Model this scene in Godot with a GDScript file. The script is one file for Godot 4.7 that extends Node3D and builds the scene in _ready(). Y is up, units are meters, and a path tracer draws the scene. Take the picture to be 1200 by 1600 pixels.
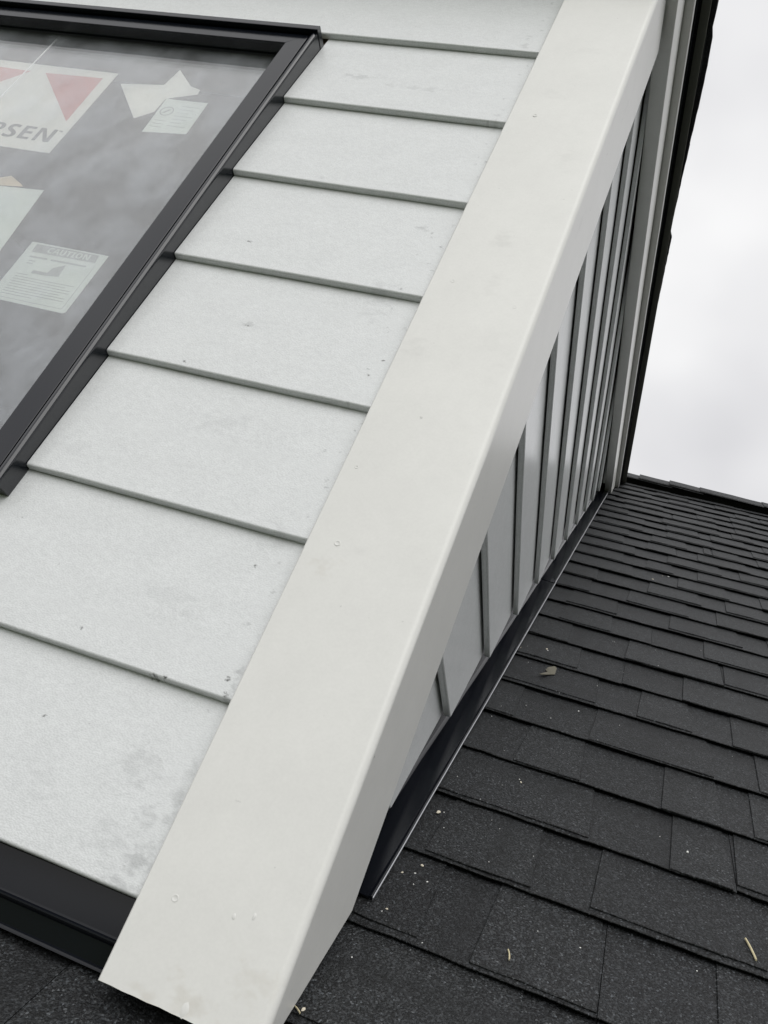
extends Node3D
# A dormer on a steep shingle roof. Lengths are taken in siding courses (U metres each) and turned to metres.
# Origin: outer front corner of the dormer, at the height of the course just above the window. x right along the front, y up, z towards the viewer.

const U := 0.18               # one siding course, metres
const PITCH := 0.934          # main roof: rise over run
const ROOF_Y := -7.43 * U     # main roof surface at z = 0
const RAKE := 0.275           # dormer roof: rise over run
const COURSE := 0.1407        # shingle exposure, metres
const FIRST := 0.0648         # slope distance of the first butt behind z = 0

var rng := RandomNumberGenerator.new()
var noise := FastNoiseLite.new()
var soft := FastNoiseLite.new()
var used := {}
var M := {}
var up_slope: Vector3
var roof_normal: Vector3
var roof_base := Vector3(0, ROOF_Y, 0)


func _ready() -> void:
	rng.seed = 7341
	noise.seed = 11
	noise.frequency = 1.0
	soft.seed = 12
	soft.frequency = 1.0
	soft.fractal_octaves = 2
	var h := sqrt(1.0 + PITCH * PITCH)
	up_slope = Vector3(0, PITCH / h, -1.0 / h)
	roof_normal = Vector3(0, 1.0 / h, PITCH / h)
	camera_and_light()
	materials()
	setting()
	main_roof()
	front_wall()
	side_wall()
	corner_board()
	window()
	rake()
	dormer_roof()
	flashings()
	stickers()
	debris()


# ---------------------------------------------------------------- camera, sky, sun
func camera_and_light() -> void:
	var cam := Camera3D.new()
	cam.name = "camera"
	cam.keep_aspect = Camera3D.KEEP_HEIGHT
	cam.fov = 60.93
	cam.near = 0.02
	cam.far = 800.0
	cam.transform = Transform3D(Basis(Vector3(0.9314, 0.3473, -0.1090), Vector3(-0.2363, 0.8047, 0.5447), Vector3(0.2769, -0.4815, 0.8315)).orthonormalized(), Vector3(0.1661, -1.2755, 0.7426))
	add_child(cam)
	cam.current = true
	var env := Environment.new()
	env.background_mode = Environment.BG_SKY
	env.tonemap_mode = Environment.TONE_MAPPER_LINEAR
	env.tonemap_exposure = 1.72
	env.sdfgi_enabled = true
	env.ssao_enabled = true
	env.ssil_enabled = true
	var sky := Sky.new()
	var pano := PanoramaSkyMaterial.new()
	pano.panorama = overcast()
	sky.sky_material = pano
	env.sky = sky
	var we := WorldEnvironment.new()
	we.name = "world_environment"
	we.environment = env
	add_child(we)
	var sun := DirectionalLight3D.new()
	sun.name = "sun"
	sun.light_energy = 0.29
	sun.light_color = Color(1.0, 0.995, 0.985)
	sun.light_angular_distance = 56.0
	sun.shadow_enabled = true
	add_child(sun)
	sun.look_at_from_position(Vector3(0.30, 0.80, 1.0) * 10.0, Vector3.ZERO)


func overcast() -> ImageTexture:
	# an even layer of cloud: slow, soft patches over the whole sky, a little dimmer and bluer towards the horizon
	var w := 768
	var hh := 384
	var n := FastNoiseLite.new()
	n.seed = 86
	n.noise_type = FastNoiseLite.TYPE_SIMPLEX_SMOOTH
	n.frequency = 2.2
	n.fractal_octaves = 5
	n.fractal_gain = 0.42
	var data := PackedFloat32Array()
	data.resize(w * hh * 3)
	for j in hh:
		var el := PI * (0.5 - (j + 0.5) / hh)
		for i in w:
			var az := TAU * (i + 0.5) / w
			var d := Vector3(cos(el) * sin(az), sin(el), -cos(el) * cos(az))
			var c := n.get_noise_3d(d.x, d.y * 1.5, d.z)
			var l := lerpf(0.49, 0.475, smoothstep(0.0, 1.0, maxf(d.y, 0.0) * 1.15)) * (1.0 + 0.36 * c)
			if d.y < 0.0:
				l = 0.10
			var at := (j * w + i) * 3
			data[at] = l * 0.995
			data[at + 1] = l * 0.995
			data[at + 2] = l * (1.015 - 0.03 * c)
	return ImageTexture.create_from_image(Image.create_from_data(w, hh, false, Image.FORMAT_RGBF, data.to_byte_array()))


# ---------------------------------------------------------------- materials
func lin(r: float, g: float, b: float, a := 1.0) -> Color:
	var c := Color(r, g, b).linear_to_srgb()
	c.a = a
	return c


func noise_bytes(size: int, frequency: float, octaves: int, sd: int, cellular := false) -> PackedByteArray:
	var n := FastNoiseLite.new()
	n.seed = sd
	n.frequency = frequency
	if cellular:
		n.noise_type = FastNoiseLite.TYPE_CELLULAR
		n.cellular_return_type = FastNoiseLite.RETURN_CELL_VALUE
		n.fractal_type = FastNoiseLite.FRACTAL_NONE
	else:
		n.noise_type = FastNoiseLite.TYPE_SIMPLEX_SMOOTH
		n.fractal_octaves = octaves
	var im := n.get_seamless_image(size, size, false, false, 0.15, true)
	im.convert(Image.FORMAT_L8)
	return im.get_data()


func grey_texture(size: int, v: PackedByteArray) -> ImageTexture:
	return ImageTexture.create_from_image(Image.create_from_data(size, size, false, Image.FORMAT_L8, v))


func plain(color: Color, rough: float, spec := 0.5, metal := 0.0) -> StandardMaterial3D:
	var m := StandardMaterial3D.new()
	m.albedo_color = color
	m.roughness = rough
	m.metallic_specular = spec
	m.metallic = metal
	return m


func materials() -> void:
	var s := 1024
	# pressed fibre siding under white paint: short stipple, faint smudges
	var fine := noise_bytes(s, 0.11, 2, 3)
	var mid := noise_bytes(s, 0.03, 3, 4)
	var slow := noise_bytes(s, 0.006, 3, 6)
	var a := PackedByteArray()
	var b := PackedByteArray()
	var hgt := PackedByteArray()
	a.resize(s * s)
	b.resize(s * s)
	hgt.resize(s * s)
	for i in s * s:
		var f := fine[i] / 255.0 - 0.5
		var g := mid[i] / 255.0 - 0.5
		var c := slow[i] / 255.0 - 0.5
		a[i] = int(clampf(245.0 + 21.0 * f + 11.0 * g + 6.0 * c, 0, 255))
		b[i] = int(clampf(248.0 + 4.0 * f + 3.0 * g + 5.0 * c, 0, 255))
		hgt[i] = int(clampf(128.0 + 90.0 * f + 60.0 * g, 0, 255))
	var tex_siding := grey_texture(s, a)
	var tex_board := grey_texture(s, b)
	var tex_height := grey_texture(s, hgt)
	var sid := plain(lin(0.80, 0.817, 0.823), 0.26, 0.62)
	sid.albedo_texture = tex_siding
	sid.heightmap_enabled = true
	sid.heightmap_texture = tex_height
	sid.heightmap_scale = 0.036
	sid.uv1_triplanar = true
	sid.uv1_world_triplanar = true
	sid.uv1_triplanar_sharpness = 8.0
	sid.uv1_scale = Vector3(2.6, 4.4, 2.6)
	var sc: StandardMaterial3D = sid.duplicate()
	sc.heightmap_scale = 0.005
	sc.roughness = 0.23
	M.siding = sc
	var sf: StandardMaterial3D = sid.duplicate()
	sf.detail_enabled = true
	sf.detail_uv_layer = BaseMaterial3D.DETAIL_UV_2
	sf.detail_blend_mode = BaseMaterial3D.BLEND_MODE_MIX
	sf.detail_albedo = marks_front()
	M.siding_front = sf
	var bd := plain(lin(0.835, 0.832, 0.805), 0.32, 0.5)
	bd.albedo_texture = tex_board
	bd.uv1_triplanar = true
	bd.uv1_world_triplanar = true
	bd.uv1_triplanar_sharpness = 8.0
	bd.uv1_scale = Vector3(1.9, 1.9, 1.9)
	bd.heightmap_enabled = true
	bd.heightmap_texture = tex_height
	bd.heightmap_scale = 0.004
	M.board = bd
	var bc: StandardMaterial3D = bd.duplicate()
	bc.detail_enabled = true
	bc.detail_uv_layer = BaseMaterial3D.DETAIL_UV_2
	bc.detail_blend_mode = BaseMaterial3D.BLEND_MODE_MIX
	bc.detail_albedo = marks_board()
	M.board_corner = bc
	M.nail = plain(lin(0.76, 0.757, 0.735), 0.4, 0.5)
	# asphalt shingle: mineral granules about a millimetre across
	var cell := noise_bytes(s, 0.24, 1, 21, true)
	var cell2 := noise_bytes(s, 0.55, 1, 22, true)
	var patch := noise_bytes(s, 0.012, 3, 23)
	var img := PackedByteArray()
	img.resize(s * s * 3)
	var gh := PackedByteArray()
	gh.resize(s * s)
	for i in s * s:
		var c := cell[i] / 255.0
		var c2 := cell2[i] / 255.0
		var p := patch[i] / 255.0 - 0.5
		var l := 0.003 + 0.050 * pow(c, 3.0) + 0.030 * pow(c2, 3.0) + 0.006 * p
		if c > 0.975:
			l += 0.06 * (c2 + 0.2)
		l = maxf(l, 0.002)
		var warm := (fmod(c * 37.0, 1.0) - 0.5) * 0.06
		var q := lin(l * (0.93 + warm), l, l * (1.07 - warm))
		img[i * 3] = int(q.r * 255.0)
		img[i * 3 + 1] = int(q.g * 255.0)
		img[i * 3 + 2] = int(q.b * 255.0)
		gh[i] = int(clampf(255.0 * (0.55 * c + 0.45 * c2), 0, 255))
	var sh := plain(Color.WHITE, 0.62, 0.42)
	sh.albedo_texture = ImageTexture.create_from_image(Image.create_from_data(s, s, false, Image.FORMAT_RGB8, img))
	sh.heightmap_enabled = true
	sh.heightmap_texture = grey_texture(s, gh)
	sh.heightmap_scale = 0.09
	sh.uv1_scale = Vector3(2.4, 2.4, 2.4)
	sh.vertex_color_use_as_albedo = true
	M.shingle = sh
	# black painted metal
	var bm := plain(lin(0.007, 0.008, 0.011), 0.10, 0.45)
	M.metal = bm
	M.metal_dull = plain(lin(0.006, 0.007, 0.010), 0.17, 0.46)
	M.bare = plain(lin(0.60, 0.61, 0.63), 0.35, 0.5, 0.8)
	M.frame = plain(lin(0.005, 0.0065, 0.011), 0.17, 0.6)
	M.gasket = plain(lin(0.010, 0.010, 0.010), 0.7, 0.3)
	var gl := plain(Color(0.92, 0.94, 0.97, 0.04), 0.0, 0.5, 0.17)
	gl.transparency = BaseMaterial3D.TRANSPARENCY_ALPHA
	# uneven reflective haze put into the metallic map of the outer pane
	var haze := noise_bytes(512, 0.012, 4, 61)
	var haze2 := noise_bytes(512, 0.05, 3, 62)
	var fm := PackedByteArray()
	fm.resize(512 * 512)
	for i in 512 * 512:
		fm[i] = int(clampf(255.0 * (0.22 + 1.1 * (haze[i] / 255.0 - 0.42) + 0.35 * (haze2[i] / 255.0 - 0.5)), 0, 255))
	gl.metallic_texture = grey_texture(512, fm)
	gl.uv1_triplanar = true
	gl.uv1_world_triplanar = true
	gl.uv1_scale = Vector3(1.6, 1.1, 1.6)
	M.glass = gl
	var gi := plain(Color(0.97, 0.98, 0.98, 0.04), 0.0, 0.5, 0.03)
	gi.transparency = BaseMaterial3D.TRANSPARENCY_ALPHA
	M.glass_inner = gi
	M.sheathing = plain(lin(0.30, 0.24, 0.16), 0.9, 0.3)
	M.room = plain(lin(0.10, 0.10, 0.11), 0.9, 0.3)
	M.starter = plain(lin(0.22, 0.22, 0.19), 0.7, 0.4)
	M.soffit = plain(lin(0.70, 0.70, 0.68), 0.7, 0.4)
	M.paper = plain(lin(0.66, 0.67, 0.62), 0.7, 0.4)
	M.paper_cool = plain(lin(0.58, 0.64, 0.59), 0.7, 0.4)
	M.paper_tan = plain(lin(0.62, 0.52, 0.36), 0.8, 0.3)
	M.ink = plain(lin(0.05, 0.05, 0.055), 0.7, 0.3)
	M.red = plain(lin(0.48, 0.16, 0.14), 0.7, 0.3)
	M.bar = plain(lin(0.30, 0.32, 0.31), 0.7, 0.3)
	M.ring = plain(lin(0.25, 0.26, 0.26), 0.7, 0.3)
	M.bright_line = plain(lin(0.90, 0.90, 0.90), 0.6, 0.4)
	M.straw = plain(lin(0.62, 0.55, 0.36), 0.8, 0.3)
	M.chip = plain(lin(0.72, 0.66, 0.54), 0.8, 0.3)
	M.chip_white = plain(lin(0.80, 0.80, 0.78), 0.7, 0.3)
	M.leaf = plain(lin(0.16, 0.15, 0.12), 0.85, 0.3)
	M.grass = plain(lin(0.07, 0.09, 0.04), 0.95, 0.2)
	M.house = plain(lin(0.55, 0.55, 0.53), 0.8, 0.3)


func stamp(im: Image, at: Vector2, r: Vector2, color: Color, strength: float, grain: float, sd: float) -> void:
	# a smudge with a ragged outline, laid on the marks texture (position and radius in pixels)
	for j in range(int(at.y - r.y), int(at.y + r.y) + 1):
		for i in range(int(at.x - r.x), int(at.x + r.x) + 1):
			if i < 0 or j < 0 or i >= im.get_width() or j >= im.get_height():
				continue
			var d := Vector2((i - at.x) / r.x, (j - at.y) / r.y).length()
			var n := soft.get_noise_2d(i * grain * 0.55 + sd * 31.0, j * grain) + 0.45 * soft.get_noise_2d(i * grain * 2.2, j * grain * 3.4 + sd)
			var v := smoothstep(0.0, 1.1, (1.0 - d) * 1.3 + n * 1.0 - 0.42) * strength
			if v <= 0.004:
				continue
			var o := im.get_pixel(i, j)
			var al := maxf(o.a, v)
			im.set_pixel(i, j, Color(color.r, color.g, color.b, al))


func marks_front() -> ImageTexture:
	# scuffs, finger smears and specks on the front siding; the sheet covers x -1.0 .. 0 and y 0.2 .. -1.3, a pixel a millimetre
	var im := Image.create(1000, 1500, false, Image.FORMAT_RGBA8)
	im.fill(Color(0.45, 0.45, 0.44, 0.0))
	var grey := Color(0.45, 0.455, 0.46)
	var dark := Color(0.20, 0.20, 0.19)
	for k in [[-0.158, -1.232, 22, 34, 0.34], [-0.166, -1.205, 18, 30, 0.26], [-0.152, -1.17, 10, 50, 0.22], [-0.172, -1.252, 30, 8, 0.30], [-0.19, -1.225, 40, 30, 0.14], [-0.150, -1.07, 9, 36, 0.35], [-0.20, -1.16, 40, 40, 0.16],
			[-0.25, -1.0, 60, 30, 0.10], [-0.34, -0.63, 20, 8, 0.30], [-0.405, -0.492, 9, 3, 0.8], [-0.18, -0.90, 30, 40, 0.12], [-0.30, -0.78, 70, 40, 0.09], [-0.40, -0.10, 50, 14, 0.22], [-0.30, -0.115, 60, 12, 0.16],
			[-0.20, -0.55, 30, 60, 0.12], [-0.36, -0.347, 16, 6, 0.22], [-0.19, -0.41, 18, 12, 0.28], [-0.16, -0.17, 8, 30, 0.2], [-0.17, 0.02, 10, 40, 0.22], [-0.45, -0.86, 50, 30, 0.08], [-0.28, -1.2, 50, 30, 0.09]]:
		stamp(im, Vector2((k[0] + 1.0) * 1000.0, (0.2 - k[1]) * 1000.0), Vector2(k[2], k[3]), grey, k[4], 0.06, k[0] * 10.0)
	for k in [[-0.227, -1.079, 7, 2], [-0.216, -1.077, 3, 2], [-0.405, -0.492, 5, 1.5], [-0.342, -0.634, 4, 2], [-0.3888, -0.71, 2.5, 1.5], [-0.158, -0.6455, 2.5, 1.5], [-0.165, -0.672, 1.6, 1.6], [-0.3235, -1.057, 1.6, 1.6], [-0.3126, -1.146, 2, 1.4], [-0.188, -0.939, 2, 2], [-0.152, -1.075, 3, 3], [-0.158, -1.06, 2, 4]]:
		stamp(im, Vector2((k[0] + 1.0) * 1000.0, (0.2 - k[1]) * 1000.0), Vector2(k[2] + 1.5, k[3] + 1.5), dark, 0.9, 0.3, k[1] * 7.0)
	for k in 45:
		var p := Vector2(rng.randf_range(420, 870), rng.randf_range(40, 1480))
		stamp(im, p, Vector2(rng.randf_range(1.2, 2.4), rng.randf_range(1.0, 1.8)), dark, rng.randf_range(0.12, 0.45), 0.4, k)
	for k in 70:
		var p := Vector2(rng.randf_range(820, 862), rng.randf_range(40, 1480))
		stamp(im, p, Vector2(rng.randf_range(2, 6), rng.randf_range(2, 6)), grey, rng.randf_range(0.15, 0.5), 0.3, k)
	return ImageTexture.create_from_image(im)


func marks_board() -> ImageTexture:
	# marks on the corner board, unrolled: u is the distance round the corner from the left edge (0 .. 0.4 m), v runs down from y = 0.3 (1.7 m)
	var im := Image.create(400, 1700, false, Image.FORMAT_RGBA8)
	im.fill(Color(0.5, 0.49, 0.46, 0.0))
	var grey := Color(0.55, 0.55, 0.54)
	var tan := Color(0.62, 0.56, 0.44)
	for k in [[60, 730, 22, 30, 0.22], [70, 815, 26, 36, 0.18], [40, 420, 30, 30, 0.12], [100, 560, 20, 50, 0.14], [20, 930, 22, 22, 0.20], [55, 1180, 16, 40, 0.12], [70, 300, 40, 30, 0.10], [160, 250, 8, 90, 0.30], [150, 420, 8, 120, 0.22], [200, 330, 10, 40, 0.22], [185, 620, 10, 60, 0.18], [100, 900, 40, 80, 0.08]]:
		stamp(im, Vector2(k[0], k[1]), Vector2(k[2], k[3]), grey, k[4] * 0.5, 0.035, k[1] * 0.1)
	for k in [[60, 1620, 60, 34, 0.22], [30, 1230, 30, 22, 0.14], [120, 1590, 30, 40, 0.16], [70, 1626, 14, 7, 0.5]]:
		stamp(im, Vector2(k[0], k[1]), Vector2(k[2], k[3]), tan, k[4] * 0.8, 0.04, k[1] * 0.3)
	for k in [[200, 86, 2, 5], [214, 560, 3, 2], [150, 1385, 4, 3], [188, 470, 2, 7], [205, 360, 2, 9], [58, 1025, 5, 2], [45, 1460, 3, 1.5]]:
		stamp(im, Vector2(k[0], k[1]), Vector2(k[2], k[3]), Color(0.2, 0.2, 0.19), 0.6, 0.4, k[1])
	for k in 50:
		stamp(im, Vector2(rng.randf_range(4, 280), rng.randf_range(10, 1640)), Vector2(1.6, 1.6), Color(0.3, 0.3, 0.29), rng.randf_range(0.1, 0.4), 0.4, k)
	return ImageTexture.create_from_image(im)


# ---------------------------------------------------------------- shape helpers
class Soup:
	var p := PackedVector3Array()
	var c := PackedColorArray()
	var tint := Color.WHITE

	func tri(a: Vector3, b: Vector3, d: Vector3) -> void:
		p.append(a)
		p.append(b)
		p.append(d)
		for k in 3:
			c.append(tint)

	func quad(a: Vector3, b: Vector3, d: Vector3, e: Vector3) -> void:
		tri(a, b, d)
		tri(a, d, e)

	# rings of equal length joined into a closed body; face() says which way is out by the sign of the volume
	func loft(rings: Array, caps := true) -> void:
		var from := p.size()
		for r in rings.size() - 1:
			var a: PackedVector3Array = rings[r]
			var b: PackedVector3Array = rings[r + 1]
			for i in a.size():
				var j := (i + 1) % a.size()
				quad(a[i], a[j], b[j], b[i])
		if caps:
			cap(rings[0], true)
			cap(rings[-1], false)
		outward(from)

	func cap(ring: PackedVector3Array, back: bool) -> void:
		var n := Vector3.ZERO
		for i in ring.size():
			n += ring[i].cross(ring[(i + 1) % ring.size()])
		var ax := n.abs().max_axis_index()
		var flat := PackedVector2Array()
		for v in ring:
			flat.append(Vector2(v.y, v.z) if ax == 0 else (Vector2(v.z, v.x) if ax == 1 else Vector2(v.x, v.y)))
		var t := Geometry2D.triangulate_polygon(flat)
		for i in range(0, t.size(), 3):
			var a := ring[t[i]]
			var b := ring[t[i + 1]]
			var d := ring[t[i + 2]]
			var same := (b - a).cross(d - a).dot(n) > 0.0
			if same == back:
				tri(a, d, b)
			else:
				tri(a, b, d)

	func outward(from: int) -> void:
		var v := 0.0
		var o := p[from]
		for i in range(from, p.size(), 3):
			v += (p[i] - o).dot((p[i + 1] - o).cross(p[i + 2] - o))
		if v > 0.0:          # Godot's front faces run clockwise
			for i in range(from, p.size(), 3):
				var s := p[i + 1]
				p[i + 1] = p[i + 2]
				p[i + 2] = s

	func box(lo: Vector3, hi: Vector3) -> void:
		loft([PackedVector3Array([Vector3(lo.x, lo.y, lo.z), Vector3(hi.x, lo.y, lo.z), Vector3(hi.x, hi.y, lo.z), Vector3(lo.x, hi.y, lo.z)]),
			PackedVector3Array([Vector3(lo.x, lo.y, hi.z), Vector3(hi.x, lo.y, hi.z), Vector3(hi.x, hi.y, hi.z), Vector3(lo.x, hi.y, hi.z)])])

	# axes: uv = (point - origin) measured along two vectors; uv2 likewise, or unrolled round the corner board
	var uv_u := Vector3.ZERO
	var uv_v := Vector3.ZERO
	var uv_off := Vector2.ZERO
	var sheet := 0

	func uv2_at(v: Vector3) -> Vector2:
		if sheet == 1:
			return Vector2(v.x + 1.0, (0.2 - v.y) / 1.5)
		var w := 0.7815 * 0.18
		var round_corner := maxf(0.0, 0.0108 - v.z) if v.x > -0.01 else 0.0
		return Vector2((v.x + w + round_corner) / 0.4, (0.3 - v.y) / 1.7)

	func mesh(crease_degrees := 0.0, colored := false) -> ArrayMesh:
		var face := PackedVector3Array()
		var near := {}
		for i in range(0, p.size(), 3):
			var n := (p[i + 2] - p[i]).cross(p[i + 1] - p[i])
			face.append(n)
			if crease_degrees > 0.0:
				for k in 3:
					var key := (p[i + k] * 20000.0).round()
					if not near.has(key):
						near[key] = PackedInt32Array()
					near[key].append(i / 3)
		var normal := PackedVector3Array()
		normal.resize(p.size())
		var least := cos(deg_to_rad(crease_degrees))
		for i in p.size():
			var f := face[i / 3]
			var fn := f.normalized()
			if crease_degrees > 0.0:
				var total := Vector3.ZERO
				for k in near[(p[i] * 20000.0).round()]:
					if face[k].normalized().dot(fn) > least:
						total += face[k]
				normal[i] = total.normalized() if total.length() > 0.0 else fn
			else:
				normal[i] = fn
		var arrays := []
		arrays.resize(Mesh.ARRAY_MAX)
		arrays[Mesh.ARRAY_VERTEX] = p
		arrays[Mesh.ARRAY_NORMAL] = normal
		if uv_u != Vector3.ZERO:
			var t := PackedVector2Array()
			for v in p:
				t.append(Vector2(v.dot(uv_u), v.dot(uv_v)) + uv_off)
			arrays[Mesh.ARRAY_TEX_UV] = t
		if sheet > 0:
			var t := PackedVector2Array()
			for v in p:
				t.append(uv2_at(v))
			arrays[Mesh.ARRAY_TEX_UV2] = t
		if colored:
			arrays[Mesh.ARRAY_COLOR] = c
		var m := ArrayMesh.new()
		m.add_surface_from_arrays(Mesh.PRIMITIVE_TRIANGLES, arrays)
		return m


func numbered(called: String) -> String:
	used[called] = used.get(called, -1) + 1
	return called if used[called] == 0 else "%s_%03d" % [called, used[called]]


func thing(called: String, label: String, category: String, group := "") -> Node3D:
	var o := Node3D.new()
	o.name = numbered(called)
	add_child(o)
	tag(o, label, category, group)
	return o


func tag(o: Node, label: String, category: String, group := "") -> void:
	o.set_meta("label", label)
	o.set_meta("category", category)
	if group:
		o.set_meta("group", group)


func part(called: String, m: Mesh, material: Material, parent: Node, label := "") -> MeshInstance3D:
	var o := MeshInstance3D.new()
	o.name = called if parent != self else numbered(called)
	o.mesh = m
	o.material_override = material
	o.cast_shadow = GeometryInstance3D.SHADOW_CASTING_SETTING_ON
	parent.add_child(o, true)
	if label:
		o.set_meta("label", label)
	return o


func ring(pts: Array) -> PackedVector3Array:
	return PackedVector3Array(pts)


func box_mesh(lo: Vector3, hi: Vector3) -> ArrayMesh:
	var s := Soup.new()
	s.box(lo, hi)
	return s.mesh()


# a box with bevelled long edges, long axis given (0 x, 1 y, 2 z)
func bevel_box(lo: Vector3, hi: Vector3, axis: int, r: float) -> ArrayMesh:
	var s := Soup.new()
	var a := (axis + 1) % 3
	var b := (axis + 2) % 3
	var rings := []
	for t in [lo[axis], hi[axis]]:
		var pts := PackedVector3Array()
		for k in [[lo[a] + r, lo[b]], [hi[a] - r, lo[b]], [hi[a] - r * 0.3, lo[b] + r * 0.3], [hi[a], lo[b] + r], [hi[a], hi[b] - r], [hi[a] - r * 0.3, hi[b] - r * 0.3], [hi[a] - r, hi[b]], [lo[a] + r, hi[b]], [lo[a] + r * 0.3, hi[b] - r * 0.3], [lo[a], hi[b] - r], [lo[a], lo[b] + r], [lo[a] + r * 0.3, lo[b] + r * 0.3]]:
			var v := Vector3.ZERO
			v[axis] = t
			v[a] = k[0]
			v[b] = k[1]
			pts.append(v)
		rings.append(pts)
	s.loft(rings)
	return s.mesh(40.0)


func on_roof(x: float, s: float, n: float) -> Vector3:
	return roof_base + Vector3(x, 0, 0) + up_slope * s + roof_normal * n


# ---------------------------------------------------------------- ground and house
func setting() -> void:
	var s := Soup.new()
	s.quad(Vector3(-300, -7, 300), Vector3(-300, -7, -300), Vector3(300, -7, -300), Vector3(300, -7, 300))
	part("ground", s.mesh(), M.grass, self).set_meta("kind", "structure")
	var hs := thing("house_body", "pale house walls below the shingle roof", "house")
	part("wall", box_mesh(Vector3(-5, -7, -7.6), Vector3(5, -2.9, 1.35)), M.house, hs)


# ---------------------------------------------------------------- main roof
func main_roof() -> void:
	var roof := thing("shingle_roof", "steep charcoal asphalt shingle roof beside the white dormer wall", "roof")
	var deck := Soup.new()
	var top := 3.94
	var deck_pts := []
	for x in [-5.2, 5.2]:
		deck_pts.append(ring([on_roof(x, -2.4, -0.0145), on_roof(x, top, -0.0145), on_roof(x, top, -0.0145) + Vector3(0, -2.6, -2.6 / PITCH), on_roof(x, top, -0.013) + Vector3(0, -2.75, -2.6 / PITCH), on_roof(x, top, -0.19), on_roof(x, -2.4, -0.17)]))
	deck.loft(deck_pts)
	deck.uv_u = Vector3.RIGHT
	deck.uv_v = up_slope
	part("roof_deck", deck.mesh(), M.shingle, roof)
	var from := -9
	for i in range(from, 29):
		var s0 := FIRST + COURSE * i
		if s0 > top - 0.03:
			break
		var last := minf(s0 + COURSE + 0.05, top)
		# behind the dormer's front the courses start at its side wall
		var left := -0.03 if i >= 0 else -1.9
		var right := 2.0
		var x := left - rng.randf_range(0.0, 0.9)
		if i == -1:
			x = -0.186 - 1.0
		while x < right:
			var a := maxf(x, left)
			var b := x + 1.0 - 0.0007
			if b - a > 0.03:
				shingle(roof, a, b, s0, last)
			x += 1.0
	# black vent under the caps, then caps bent over the ridge
	var vent := Soup.new()
	var vr := []
	for i in 17:
		var x := lerpf(-0.62, 2.4, i / 16.0)
		var h := 0.019 + 0.0015 * noise.get_noise_2d(x * 3.0, 70.0)
		var far := far_slope(x, top)
		vr.append(ring([on_roof(x, top - 0.128, -0.004), on_roof(x, top - 0.126, h), on_roof(x, top, h), far + Vector3(0, h * 0.7, 0), far - Vector3(0, 0.004, 0), on_roof(x, top, -0.02)]))
	vent.loft(vr)
	part("ridge_vent", vent.mesh(), M.gasket, roof)
	var cx := -0.6
	var k := 0
	while cx < 2.2:
		var s := Soup.new()
		var rings := []
		var wide := 0.15
		var rise := 0.034 + rng.randf_range(-0.003, 0.004)
		for t in 5:
			var f := t / 4.0
			var xx := cx + 0.30 * f
			var lift := rise - 0.009 * f + rng.randf_range(-0.0008, 0.0008)
			var apex := on_roof(xx, top, 0.0)
			var pts := []
			for d in [-1.0, -0.55, -0.14, -0.05, 0.05, 0.14, 0.55, 1.0]:
				var q: Vector3
				var droop := 0.006 if absf(d) < 0.1 else 0.0
				if d < 0.0:
					q = on_roof(xx, top + d * wide + rng.randf_range(-0.001, 0.001), lift - droop)
				else:
					q = apex + Vector3(0, -up_slope.y * wide * d, up_slope.z * wide * d) + Vector3(0, roof_normal.y, -roof_normal.z) * (lift - droop)
				pts.append(q)
			for d in [7, 6, 5, 4, 3, 2, 1, 0]:
				pts.append(pts[d] - Vector3(0, 0.005, 0))
			rings.append(ring(pts))
		var tone := rng.randf_range(0.7, 0.95)
		s.tint = Color(tone, tone, tone)
		s.loft(rings)
		s.uv_off = Vector2(rng.randf(), rng.randf())
		s.uv_u = Vector3.RIGHT
		s.uv_v = Vector3(0, 0, 1.37)
		part("ridge_cap", s.mesh(0.0, true), M.shingle, roof)
		cx += 0.142
		k += 1


func far_slope(x: float, top: float) -> Vector3:
	# a point a hand's breadth down the far slope
	return on_roof(x, top, 0.0) + Vector3(0, -up_slope.y, up_slope.z) * 0.126


func strip(s: Soup, a: float, b: float, s0: float, s1: float, n0: float, n1: float, thick: float, rough: float, seed_at: float, side_lean := 0.0, bevel := 0.0) -> void:
	# one layer of felt: a thin slab whose lower edge is slightly ragged
	var steps := maxi(2, int((b - a) / 0.022))
	var tone := s.tint
	var prev := []
	for i in steps + 1:
		var f := float(i) / steps
		var x := lerpf(a, b, f)
		var e := s0 + rough * noise.get_noise_2d(x * 70.0, seed_at * 13.0) + rough * 0.8 * noise.get_noise_2d(x * 260.0, seed_at * 7.0)
		var lift := 0.0011 * noise.get_noise_2d(x * 9.0, seed_at * 3.1) + 0.0004 * noise.get_noise_2d(x * 40.0, seed_at)
		var xt := x + side_lean * (1.0 - 2.0 * f)
		var xb := x
		if i == 0:
			x += bevel
			xt += bevel
		elif i == steps:
			x -= bevel
			xt -= bevel
		var cur := [on_roof(xb, e, n0 - thick + lift), on_roof(x, e, n0 + lift - 0.0006), on_roof(x, e + 0.0008, n0 + lift), on_roof(xt, lerpf(s0, s1, 0.5), lerpf(n0, n1, 0.5) + 0.4 * lift), on_roof(xt, s1, n1), on_roof(xt + xb - x, s1, n1 - thick)]
		if i > 0:
			for k in 6:
				var l := (k + 1) % 6
				s.tint = tone
				s.quad(prev[k], cur[k], cur[l], prev[l])
		else:
			s.tint = tone
			s.quad(cur[0], cur[1], cur[2], cur[5])
			s.quad(cur[2], cur[3], cur[4], cur[5])
		prev = cur
	s.tint = tone
	s.quad(prev[0], prev[5], prev[2], prev[1])
	s.quad(prev[2], prev[5], prev[4], prev[3])
	s.tint = tone


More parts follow.
